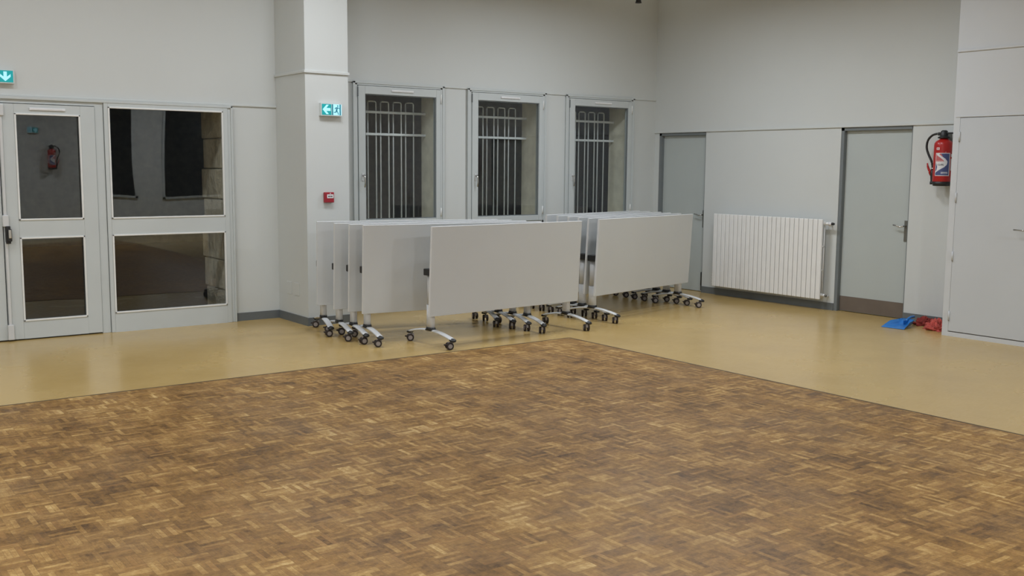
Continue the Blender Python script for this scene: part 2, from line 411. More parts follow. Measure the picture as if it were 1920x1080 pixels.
# ------------------------------------------------------------------ windows
def sash_window(name, x0, x1, lab):
    root = empty(name, kind='structure'); root['label'] = lab
    z0, z1 = WZ0, WZ1
    b = MB(); w = 0.045
    for lo, hi in (((x0, -0.03, z0), (x0+w, 0.09, z1)), ((x1-w, -0.03, z0), (x1, 0.09, z1)),
                   ((x0, -0.03, z1-w+0.01), (x1, 0.09, z1)), ((x0, -0.03, z0), (x1, 0.09, z0+w))):
        b.box(lo, hi, 'joinery', 0.004)
    for lo, hi in (((x0-0.012, -0.038, z0), (x0+0.018, -0.028, z1+0.006)), ((x1-0.018, -0.038, z0), (x1+0.012, -0.028, z1+0.006)), ((x0-0.012, -0.038, z1-0.016), (x1+0.012, -0.028, z1+0.012))):
        b.box(lo, hi, 'joinery', 0.003)
    b.build('window_frame', root)
    gx0, gx1, gz0, gz1 = x0+0.136, x1-0.108, 1.035, 2.437
    sx0, sx1, sz0, sz1 = x0+0.05, x1-0.05, z0+0.04, z1-0.04
    b = MB(); q = (-0.042, 0.03)
    for lo, hi in (((sx0, q[0], sz0), (gx0, q[1], sz1)), ((gx1, q[0], sz0), (sx1, q[1], sz1)),
                   ((gx0, q[0], gz1), (gx1, q[1], sz1)), ((gx0, q[0], sz0), (gx1, q[1], gz0))):
        b.box(lo, hi, 'joinery', 0.003)
    sash = b.build('sash', root)
    b = MB(); e = 0.010
    for lo, hi in (((gx0, -0.03, gz0), (gx0+e, -0.012, gz1)), ((gx1-e, -0.03, gz0), (gx1, -0.012, gz1)), ((gx0+e, -0.03, gz1-e), (gx1-e, -0.012, gz1)), ((gx0+e, -0.03, gz0), (gx1-e, -0.012, gz0+e))):
        b.box(lo, hi, 'jamb')
    b.build('glazing_seal', sash)
    b = MB(); b.box((gx0, -0.012, gz0), (gx1, -0.006, gz1), 'glass'); b.build('pane', sash)
    cxm = (gx0+gx1)/2+0.01
    b = MB(); b.box((cxm-0.145, -0.054, gz1+0.034), (cxm+0.145, -0.042, gz1+0.058), 'label_white', 0.004)
    for k in range(12): b.box((cxm-0.125+k*0.0215, -0.056, gz1+0.041), (cxm-0.110+k*0.0215, -0.052, gz1+0.05), 'bead')
    label(b.build('vent', sash), 'white slotted air vent')
    b = MB(); hx = sx0+0.045
    b.box((hx-0.014, -0.05, 1.47), (hx+0.014, -0.042, 1.56), 'alu', 0.004)
    b.cyl((hx, -0.05, 1.53), (hx, -0.085, 1.53), 0.009, 'chrome')
    b.tube([(hx, -0.085, 1.54), (hx+0.004, -0.09, 1.50), (hx+0.008, -0.088, 1.45), (hx+0.006, -0.08, 1.40)], [0.009, 0.0085, 0.008, 0.0075], 'chrome')
    label(b.build('handle', sash), 'silver turn handle')
    b = MB(); b.cyl((sx1+0.004, -0.046, z1-0.20), (sx1+0.004, -0.046, z1-0.09), 0.008, 'bead'); b.build('hinge', sash)
    b = MB(); b.cyl((sx1+0.004, -0.046, z0+0.12), (sx1+0.004, -0.046, z0+0.22), 0.008, 'bead'); b.build('hinge', sash)
    b = MB(); b.box((sx0-0.006, -0.046, z1-0.16), (sx0+0.002, -0.03, z1-0.06), 'jamb'); b.build('latch_plate', sash)
    return root
for i, (a, b_) in enumerate(WIN):
    sash_window('window_%d' % (i+1), a, b_, ('grey-framed single window beside the pillar', 'grey-framed single window, middle one of three', 'grey-framed single window next to the room corner')[i])

def grille(x0, x1, hoops, lab):
    root = empty('security_grille', lab, 'grille', 'white security grilles behind the windows')
    y = 0.38
    for z in (2.262, 2.008):
        b = MB(); b.box((x0+0.012, y-0.028, z-0.014), (x1-0.012, y-0.016, z+0.014), 'grille', 0.002); b.build('rail', root)
    for a in hoops:
        c = a+0.110; b = MB(); r = 0.014
        pts = [(a, y, 0.972), (a, y, 2.385-r), (a+r*0.6, y, 2.385-r*0.2), (a+r*1.6, y, 2.387), (c-r*1.6, y, 2.387), (c-r*0.6, y, 2.385-r*0.2), (c, y, 2.385-r), (c, y, 0.972)]
        b.tube(pts, 0.0085, 'grille', 8); b.build('bar', root)
    return root
for i, (a, b_) in enumerate(WIN):
    start = (-4.282-0.17*2, -2.585-0.17*3, -1.065-0.17*3)[i]
    start = max(start, a+0.05)
    first = (-4.282, -2.585, -1.065)[i]
    hs = [first+0.17*k for k in range(-4, 5) if first+0.17*k > a+0.03 and first+0.17*k+0.12 < b_-0.03]
    grille(a, b_, hs, ('white hooped security grille behind the window beside the pillar', 'white hooped security grille behind the middle window', 'white hooped security grille behind the window by the room corner')[i])

# ------------------------------------------------------------------ glazed entrance
def pane_opening(b, seal, gx0, gx1, gz0, gz1):
    e = 0.016
    for lo, hi in (((gx0, -0.052, gz0), (gx0+e, -0.03, gz1)), ((gx1-e, -0.052, gz0), (gx1, -0.03, gz1)), ((gx0, -0.052, gz1-e), (gx1, -0.03, gz1)), ((gx0, -0.052, gz0), (gx1, -0.03, gz0+e))):
        seal.box(lo, hi, 'bead', 0.003)
def glazed_leaf(name, x0, x1, gx0, gx1, rows, zt, lab, vent=True, z0=0.012):
    root = empty(name, kind='structure'); root['label'] = lab
    b = MB(); y0, y1 = -0.045, 0.015
    b.box((x0, y0, z0), (gx0, y1, zt), 'joinery', 0.003); b.box((gx1, y0, z0), (x1, y1, zt), 'joinery', 0.003)
    zs = [z0] + [v for r in rows for v in r] + [zt]
    for k in range(0, len(zs), 2): b.box((gx0, y0, zs[k]), (gx1, y1, zs[k+1]), 'joinery')
    b.build('door_leaf' if name.startswith('door') else 'window_frame', root)
    for r in rows:
        s_ = MB(); pane_opening(b, s_, gx0, gx1, *r); s_.build('glazing_bead', root)
        g = MB(); g.box((gx0+0.01, -0.018, r[0]+0.01), (gx1-0.01, -0.012, r[1]-0.01), 'glass'); g.build('pane', root)
    if vent:
        c = (gx0+gx1)/2; v = MB(); v.box((c-0.155, -0.057, 2.118), (c+0.155, -0.045, 2.142), 'label_white', 0.004)
        for k in range(12): v.box((c-0.135+k*0.0225, -0.059, 2.126), (c-0.12+k*0.0225, -0.055, 2.134), 'bead')
        label(v.build('vent', root), 'white slotted air vent')
    return root
ROWS = [(0.175, 0.957), (1.112, 2.090)]
LX0, LX1 = -8.262, -7.432
dl = glazed_leaf('door_3', LX0, LX1, -8.132, -7.562, ROWS, 2.172, 'grey glazed entrance door with two panes and a latch rod')
d4 = glazed_leaf('door_4', -9.13, LX0-0.008, -9.0, -8.41, ROWS, 2.172, 'second leaf of the grey glazed entrance')
glazed_leaf('window_4', DXM+0.028, DX1-0.045, -7.310, -6.178, [(0.186, 0.957), (1.108, 2.180)], ZD-0.012, 'fixed grey-framed side light beside the glazed door', vent=False, z0=0.0)
b = MB()
for lo, hi in (((DX0, -0.035, 0), (DX0+0.065, 0.08, ZD)), ((LX1+0.004, -0.03, 0), (DXM+0.024, 0.08, ZD-0.05)), ((DX1-0.045, -0.035, 0), (DX1, 0.08, ZD)),
               ((DX0, -0.03, 2.178), (DXM+0.026, 0.08, ZD-0.006)), ((DX0, -0.05, ZD-0.022), (DX1+0.006, -0.03, ZD+0.002)), ((DX1-0.012, -0.05, 0), (DX1+0.006, -0.03, ZD))):
    b.box(lo, hi, 'joinery', 0.003)
b.build('trim_9', kind='structure')['label'] = 'grey outer frame of the glazed entrance'
# latch rod with black handle on the leaf
b = MB(); rx = LX0+0.014
b.box((rx-0.012, -0.064, 0.07), (rx+0.012, -0.045, 0.92), 'alu', 0.004); b.box((rx-0.012, -0.064, 1.08), (rx+0.012, -0.045, 2.16), 'alu', 0.004)
b.box((rx-0.026, -0.078, 0.015), (rx+0.026, -0.045, 0.155), 'alu', 0.006); b.box((rx-0.026, -0.078, 1.06), (rx+0.026, -0.045, 1.165), 'alu', 0.006); b.box((rx-0.026, -0.078, 2.06), (rx+0.026, -0.045, 2.165), 'alu', 0.006)
label(b.build('latch_rod', dl), 'silver vertical latch rod')
b = MB(); b.box((rx-0.006, -0.09, 0.905), (rx+0.034, -0.046, 1.065), 'black', 0.005); b.box((rx+0.004, -0.115, 0.925), (rx+0.040, -0.09, 1.04), 'black', 0.008)
b.box((rx+0.010, -0.121, 0.955), (rx+0.036, -0.114, 1.035), 'chrome', 0.006)
label(b.build('door_handle', dl), 'black handle with silver lever')

# ------------------------------------------------------------------ solid grey doors
def lever(parent, x, y, z, s):
    """lever on a wall that faces -x; s is the direction of the grip along y"""
    b = MB(); b.box((x-0.008, y-0.018, z-0.14), (x, y+0.018, z+0.09), 'darkmetal', 0.003)
    b.build('handle_plate', parent)
    b = MB(); b.tube([(x-0.006, y, z+0.03), (x-0.045, y, z+0.03), (x-0.058, y+s*0.012, z+0.028), (x-0.06, y+s*0.04, z+0.022), (x-0.058, y+s*0.08, z+0.032), (x-0.055, y+s*0.125, z+0.038)], [0.010, 0.0095, 0.0095, 0.009, 0.0085, 0.007], 'chrome')
    b.build('door_handle', parent)
def solid_door(name, ya, yb, lab, kick, hy, s):
    root = empty(name, kind='structure'); root['label'] = lab
    b = MB(); jw = 0.04
    for lo, hi in (((0.004, yb-jw, 0), (0.12, yb, RZ)), ((0.004, ya, 0), (0.12, ya+0.012, RZ)), ((0.004, ya, RZ-jw), (0.12, yb, RZ))): b.box(lo, hi, 'jamb', 0.002)
    b.build('door_frame', root)
    b = MB(); b.box((0.055, ya+0.012, 0.006), (0.095, yb-jw, RZ-jw), 'door_grey', 0.002); leaf = b.build('door_leaf', root)
    if kick:
        b = MB(); b.box((0.051, ya+0.014, 0.010), (0.055, yb-jw-0.002, 0.178), 'kick'); label(b.build('kick_plate', root), 'brown kick plate')
    lever(root, 0.055, hy, 1.0, s)
    return root
solid_door('door_1', D1[0], D1[1], 'grey door in the room corner behind the tables', False, D1[0]+0.05, 1)
solid_door('door_2', D2[0], D2[1], 'grey door with brown kick plate right of the radiator', True, D2[0]+0.058, 1)
b = MB(); b.box((0.02, D1[0]+0.012, 0.02), (0.05, D1[0]+0.045, 0.20), 'black', 0.006); b.box((0.0, D1[0]+0.012, 0.09), (0.03, D1[0]+0.03, 0.27), 'black', 0.006)
b.build('door_closer_foot', bpy.data.objects['door_1'])

# closet door
cdoor = empty('door_5', kind='structure'); cdoor['label'] = 'white closet door with a lever handle'
b = MB(); b.box((CX-0.004, DY0+0.004, DZ0), (CX+0.03, DY1-0.003, DZ1-0.004), 'closet_door', 0.003); b.build('door_leaf', cdoor)
for z in (1.968, 1.378, 0.80, 0.205):
    b = MB(); b.cyl((CX-0.009, DY1-0.006, z-0.045), (CX-0.009, DY1-0.006, z+0.045), 0.0075, 'closet'); b.cyl((CX-0.009, DY1-0.006, z-0.052), (CX-0.009, DY1-0.006, z-0.045), 0.005, 'darkmetal'); b.build('hinge', cdoor)
b = MB(); b.box((CX-0.010, DY0+0.05, 0.98), (CX-0.003, DY0+0.085, 1.18), 'darkmetal', 0.003); b.build('handle_plate', cdoor)
b = MB(); hy = DY0+0.068
b.tube([(CX-0.008, hy, 1.095), (CX-0.05, hy, 1.095), (CX-0.06, hy+0.015, 1.094), (CX-0.062, hy+0.09, 1.09), (CX-0.06, hy+0.21, 1.094)], [0.010, 0.0095, 0.009, 0.008, 0.0065], 'chrome'); b.build('door_handle', cdoor)

# ------------------------------------------------------------------ radiator
rad = empty('radiator', 'white upright-finned radiator on the wall between the two grey doors', 'radiator', loc=(0, 0, 0))
RY0, RY1, RN = -2.925, -1.250, 25
rp = (RY1-RY0)/RN; rz0, rz1 = 0.128, 1.065
def section():
    b = MB(); h = rp/2
    b.box((-0.148, -h+0.0035, rz0), (-0.120, h-0.0035, rz1), 'radiator', 0.007)
    for x in (-0.098, -0.060):
        b.cyl((x, 0, rz0+0.01), (x, 0, rz1-0.03), 0.010, 'radiator', n=10)
    for z in (rz0+0.05, rz0+0.34, rz0+0.62, rz1-0.05):
        b.cyl((-0.135, 0, z), (-0.055, 0, z), 0.013, 'radiator', n=10)
    for z in (rz0+0.05, rz1-0.05): b.cyl((-0.085, -h, z), (-0.085, h, z), 0.018, 'radiator', n=12)
    return b.build('section', rad)
s0 = section(); s0.location.y = RY0+rp/2
for k in range(1, RN):
    c = s0.copy(); C.objects.link(c); c.parent = rad; c.location.y = RY0+rp*(k+0.5)
b = MB(); b.cyl((-0.085, RY0, rz1-0.05), (-0.085, RY0-0.045, rz1-0.05), 0.017, 'radiator'); b.cyl((-0.085, RY0-0.045, rz1-0.05), (-0.085, RY0-0.085, rz1-0.05), 0.021, 'label_white', 0.019); b.cyl((-0.085, RY0-0.085, rz1-0.05), (-0.085, RY0-0.115, rz1-0.05), 0.017, 'black', 0.013)
b.tube([(-0.085, RY0-0.03, rz1-0.06), (-0.05, RY0-0.03, rz1-0.075), (-0.001, RY0-0.03, rz1-0.075)], 0.008, 'radiator')
label(b.build('valve', rad), 'white valve with a dark knob')
b = MB(); b.cyl((-0.085, RY0, rz0+0.05), (-0.085, RY0-0.03, rz0+0.045), 0.016, 'radiator'); b.cyl((-0.085, RY0-0.03, rz0+0.045), (-0.085, RY0-0.05, rz0+0.042), 0.013, 'darkmetal')
b.tube([(-0.085, RY0-0.02, rz0+0.045), (-0.04, RY0-0.02, rz0+0.035), (-0.001, RY0-0.02, rz0+0.035)], 0.008, 'radiator'); b.build('valve', rad)
for z in (rz0+0.13, rz0+0.05):
    b = MB(); b.box((-0.10, RY1+0.004, z-0.025), (-0.06, RY1+0.045, z+0.025), 'radiator', 0.006); b.cyl((-0.08, RY1+0.044, z), (-0.08, RY1+0.056, z), 0.009, 'black')
    b.cyl((-0.08, RY1+0.03, z), (-0.001, RY1+0.03, z), 0.007, 'radiator', n=8)
    b.build('drain_fitting', rad)
for yy in (RY0+0.3, RY1-0.3):
    b = MB(); b.box((-0.06, yy-0.01, rz1-0.12), (-0.001, yy+0.01, rz1-0.08), 'radiator'); b.build('wall_bracket', rad)

# ------------------------------------------------------------------ folding tables on casters
LSP = 0.86; FH = 0.31
def make_table():
    root = empty('flip_top_table', 'x', 'table')
    HZ = 0.690
    tilt = Matrix.Rotation(math.radians(3.0), 3, 'X')
    b = MB(); piv = (0, -0.09, HZ)
    b.box((-0.94, -0.112, HZ-0.412), (0.94, -0.088, HZ+0.412), 'edge', 0.003, rot=tilt, about=piv)
    b.box((-0.937, -0.1132, HZ-0.409), (0.937, -0.1115, HZ+0.409), 'laminate', 0, rot=tilt, about=piv)
    b.box((-0.937, -0.0885, HZ-0.409), (0.937, -0.0868, HZ+0.409), 'laminate', 0, rot=tilt, about=piv)
    b.build('tabletop', root)
    b = MB(); b.box((-LSP+0.03, -0.02, HZ-0.07), (LSP-0.03, 0.02, HZ-0.02), 'alu', 0.004); b.build('crossbar', root)
    for sx_ in (-1, 1):
        x = sx_*LSP
        b = MB()
        b.oval(x, 0, 0.150, 0.375, 0.030, 0.044, 'alu'); b.oval(x, 0, 0.375, HZ-0.03, 0.025, 0.036, 'alu')
        b.box((x-0.006, -0.050, 0.362), (x+0.006, -0.032, 0.374), 'black', 0.002)
        b.build('leg', root)
        b = MB()
        b.box((x-0.034+min(0, sx_)*0.024, -0.062, HZ-0.042), (x+0.034+max(0, sx_)*0.024, 0.036, HZ+0.02), 'black', 0.006)
        b.box((x-0.030+sx_*0.005, -0.088, HZ-0.020), (x+0.030+sx_*0.005, -0.060, HZ+0.035), 'black', 0.005)
        label(b.build('hinge_block', root), 'black tilting hinge block')
        b = MB(); b.box((x-0.022, -0.086, HZ-0.40), (x+0.022, -0.048, HZ-0.345), 'darkmetal', 0.003, rot=tilt, about=piv)
        b.box((x-0.030, -0.086, HZ-0.345), (x-0.024, -0.072, HZ+0.28), 'alu', 0, rot=tilt, about=piv)
        b.build('rest_bracket', root)
        # arched foot
        N = 14; rings = []
        for k in range(N+1):
            y = -0.335+0.67*k/N; q = y/0.335
            z = 0.140-0.050*abs(q)**1.9; wd = 0.029-0.001*q*q; th = 0.011
            pts = []
            for a in range(16):
                t_ = 2*PI*a/16; cc, ss = math.cos(t_), math.sin(t_)
                pts.append(Vector((x+wd*math.copysign(abs(cc)**0.7, cc), y+(-0.1*0 if 1 else 0), z+th*math.copysign(abs(ss)**0.8, ss))))
            rings.append(pts)
        b = MB(); b.poly_faces(rings, 'alu'); foot = b.build('foot', root)
        b = MB(); b.oval(x, 0, 0.141, 0.168, 0.036, 0.056, 'black', rx1=0.033, ry1=0.049); b.oval(x, 0.0, 0.137, 0.147, 0.034, 0.072, 'black'); b.build('collar', foot)
        for sy in (-1, 1):
            ye = sy*0.335
            b = MB(); rr = []
            for k, (dy, sc) in enumerate(((-0.022, 1.04), (0.0, 1.10), (0.014, 1.0), (0.024, 0.7), (0.028, 0.25))):
                rr.append([Vector((x+0.0285*sc*math.cos(2*PI*a/16), ye+sy*dy, 0.087-0.25*max(dy, -0.02)*0.8+0.0145*sc*math.sin(2*PI*a/16))) for a in range(16)])
            b.poly_faces(rr, 'black'); b.build('end_cap', foot)
    return root
def make_caster():
    b = MB(); R_ = 0.034
    b.cyl((0, 0, 0.066), (0, 0, 0.088), 0.010, 'darkmetal', n=12)
    b.box((-0.011, -0.022, 0.036), (0.011, 0.030, 0.070), 'hub', 0.006)
    cy = 0.014
    for s in (-1, 1):
        b.cyl((s*0.010, cy, R_), (s*0.027, cy, R_), R_, 'tyre', n=24)
        b.cyl((s*0.027, cy, R_), (s*0.030, cy, R_), R_*0.90, 'tyre', R_*0.82, n=24)
        b.cyl((s*0.0285, cy, R_), (s*0.0315, cy, R_), R_*0.64, 'hub', R_*0.56, n=20)
    b.box((-0.014, cy+0.018, 0.040), (0.014, cy+0.050, 0.052), 'tyre', 0.003)
    return b
caster_mesh = None
def add_casters(root, angs):
    global caster_mesh
    feet = [o for o in root.children if o.name.startswith('foot')]
    i = 0
    for fi, foot in enumerate(feet):
        sx_ = -1 if fi == 0 else 1
        for sy in (-1, 1):
            if caster_mesh is None:
                o = make_caster().build('caster', foot); caster_mesh = o.data
            else:
                o = bpy.data.objects.new('caster', caster_mesh); C.objects.link(o); o.parent = foot
            o.location = (sx_*LSP, sy*0.305, 0)
            o.rotation_euler = (0, 0, angs[i]); i += 1
def mid(a, b): return ((a[0]+b[0])/2, (a[1]+b[1])/2)
R = math.radians
TAB = [  # centre x, y, angle, label
 (-4.287, -2.313, 4.1, 'grey flip-top table at the front of the stack beside the pillar, whole face showing'),
 (-4.690, -2.010, -7.9, 'grey flip-top table directly behind the front one of the pillar stack'),
 (-4.730, -1.815, -8.0, 'grey flip-top table in the middle of the five stacked beside the pillar'),
 (-4.770, -1.610, -9.0, 'grey flip-top table second from the back of the stack beside the pillar'),
 (-4.786, -1.345, -14.0, 'grey flip-top table at the back of the pillar stack, nearest the red alarm button'),
 (-2.055, -1.868, 12.3, 'grey flip-top table at the front of the stack beside the corner door, whole face showing'),
 (-2.028, -1.660, 12.8, 'grey flip-top table directly behind the front one of the corner-door stack'),
 (-2.010, -1.470, 12.9, 'grey flip-top table third from the front in the corner-door stack'),
 (-1.983, -1.275, 12.6, 'grey flip-top table fourth from the front in the corner-door stack'),
 (-1.962, -1.060, 12.6, 'grey flip-top table second from the back in the corner-door stack'),
 (-1.940, -0.840, 12.2, 'grey flip-top table at the back of the corner-door stack, closest to the windows'),
]
base = make_table()
tables = []
for i, (x, y, a, lb) in enumerate(TAB):
    tt = base if i == 0 else copy_tree(base)
    tables.append(tt)
    tt['group'] = 'tables folded upright beside the pillar' if i < 5 else 'tables folded upright beside the corner door'
    tt['label'] = lb; tt.location = (x, y, 0); tt.rotation_euler = (0, 0, R(a))
for i, tt in enumerate(tables):
    a0 = R(TAB[i][2])
    # caster yaw in world terms; the left ones show their hub, the right ones their tread
    wl = (75, 70, 80, 66)[i % 4]; wr = (-28, -34, -24, -38)[i % 4]
    if i >= 5: wl, wr = -35, 55
    add_casters(tt, [R(wl)-a0, R(wl-12)-a0, R(wr)-a0, R(wr+8)-a0])
# the order in which feet are found is left then right

# ------------------------------------------------------------------ exit signs
def wall_fn(x, y, z, mirror=1):
    return lambda u, v, d: Vector((x+u*mirror, y-d*mirror, z+v))
def exit_sign(name_label, x, y, z, w_, h_, kind, m_=1):
    root = empty('exit_sign', name_label, 'sign')
    fn = wall_fn(x, y, z, m_)
    def rect(b, u0, v0, u1, v1, mt, d0, d1): b.prism([(u0, v0), (u1, v0), (u1, v1), (u0, v1)], fn, mt, d0, d1)
    b = MB(); rect(b, 0, 0, w_, h_, 'sign_body', 0.0, 0.045); b.build('housing', root)
    f = MB()
    e = 0.010
    if kind == 'left':
        hw = w_/2-0.004
        rect(f, e, e, hw, h_-e, 'sign_green', 0.045, 0.047); rect(f, hw+0.006, e, w_-e, h_-e, 'sign_white', 0.045, 0.047)
        face = f.build('face', root)
        cx = (e+hw)/2; cy = h_/2; k = h_*0.40
        arrow = [(-1.0, 0), (-0.18, 0.9), (0.32, 0.9), (-0.2, 0.28), (0.72, 0.28), (0.72, -0.28), (-0.2, -0.28), (0.32, -0.9), (-0.18, -0.9)]
        b = MB(); b.prism([(cx+0.12*k+p[0]*k, cy+p[1]*k) for p in arrow], fn, 'sign_white', 0.047, 0.048); label(b.build('arrow', face), 'white arrow pointing left')
        b = MB(); ox = hw+0.006; ww = w_-e-ox
        rect(b, ox, e, ox+ww*0.13, h_-e, 'sign_blue', 0.047, 0.048); rect(b, ox+ww*0.80, e, ox+ww*0.93, h_-e, 'sign_blue', 0.047, 0.048)
        mx_ = ox+ww*0.5; q = h_/100
        pts = lambda L: [(mx_+a*q, b_*q) for a, b_ in L]
        b.prism([(mx_+9*q+6*q*math.cos(2*PI*t/12), 80*q+6*q*math.sin(2*PI*t/12)) for t in range(12)], fn, 'sign_blue', 0.047, 0.0485)
        for L in ([(0, 70), (10, 70), (4, 42), (-8, 42)], [(0, 70), (3, 64), (-11, 60), (-13, 52), (-18, 54), (-15, 66)], [(8, 70), (10, 62), (22, 56), (24, 61), (14, 68)],
                  [(-8, 44), (4, 44), (-4, 28), (-26, 26), (-26, 32), (-10, 34)], [(-4, 44), (4, 44), (14, 28), (18, 12), (12, 12), (8, 26)]):
            b.prism(pts(L), fn, 'sign_blue', 0.047, 0.0485)
        label(b.build('running_figure', face), 'dark running figure through a doorway')
    else:
        mid_ = w_*0.42
        rect(f, mid_, e, w_-e, h_-e, 'sign_green', 0.045, 0.047); rect(f, e, e, mid_-0.006, h_-e, 'sign_white', 0.045, 0.047)
        face = f.build('face', root)
        cx = (mid_+w_-e)/2-0.003; cy = h_/2; k = h_*0.40
        arrow = [(0, -1.0), (0.9, -0.18), (0.9, 0.32), (0.28, -0.2), (0.28, 0.72), (-0.28, 0.72), (-0.28, -0.2), (-0.9, 0.32), (-0.9, -0.18)]
        b = MB(); b.prism([(cx+p[0]*k, cy+0.12*k+p[1]*k) for p in arrow], fn, 'sign_white', 0.047, 0.048); label(b.build('arrow', face), 'white arrow pointing down')
    return root
exit_sign('lit green exit sign with arrow and running figure on the pillar', -5.434, AY, 2.137, 0.237, 0.128, 'left')
exit_sign('lit green exit sign with a down arrow above the glazed door', -8.345, 0.0, 2.350, 0.232, 0.124, 'down')
exit_sign('lit exit sign on the far wall, mirrored in the glazed door pane', -5.05+0.0, YS, 2.29, 0.237, 0.128, 'left', -1)

# call point
def call_point(x, y, z, lab):
    root = empty('fire_call_point', lab, 'alarm')
    b = MB(); b.box((x, y-0.038, z), (x+0.105, y, z+0.105), 'darkred', 0.006); b.build('housing', root)
    b = MB(); b.box((x+0.024, y-0.0405, z+0.044), (x+0.096, y-0.0375, z+0.083), 'label_white', 0.001)
    for k, wk in enumerate((0.010, 0.006, 0.010, 0.008)): b.box((x+0.037+k*0.0125, y-0.0415, z+0.056), (x+0.037+k*0.0125+wk, y-0.0402, z+0.070), 'label_text')
    b.box((x+0.055, y-0.0395, z+0.089), (x+0.067, y-0.0375, z+0.097), 'label_white')
    label(b.build('label', root), 'white label with dark writing')
call_point(-5.400, AY, 1.262, 'small red fire alarm button on the pillar')
# socket cover plates low on the pillar side
b = MB()
for y in (-0.28, -0.47): b.box((AX0-0.006, y-0.045, 0.30), (AX0, y+0.045, 0.395), 'wall', 0.003)
b.build('blank_cover_plate')
o = bpy.data.objects['blank_cover_plate']; bpy.data.objects.remove(o)
for y in (-0.27, -0.46):
    b = MB(); b.box((AX0-0.006, y-0.055, 0.285), (AX0, y+0.055, 0.42), 'wall', 0.003)
    tag(b.build('blank_cover_plate'), 'white blank cover plate low on the pillar side, %s' % ('on the side of the wall corner' if y > -0.3 else 'on the side of the pillar edge'), 'cover plate', 'blank cover plates on the pillar')

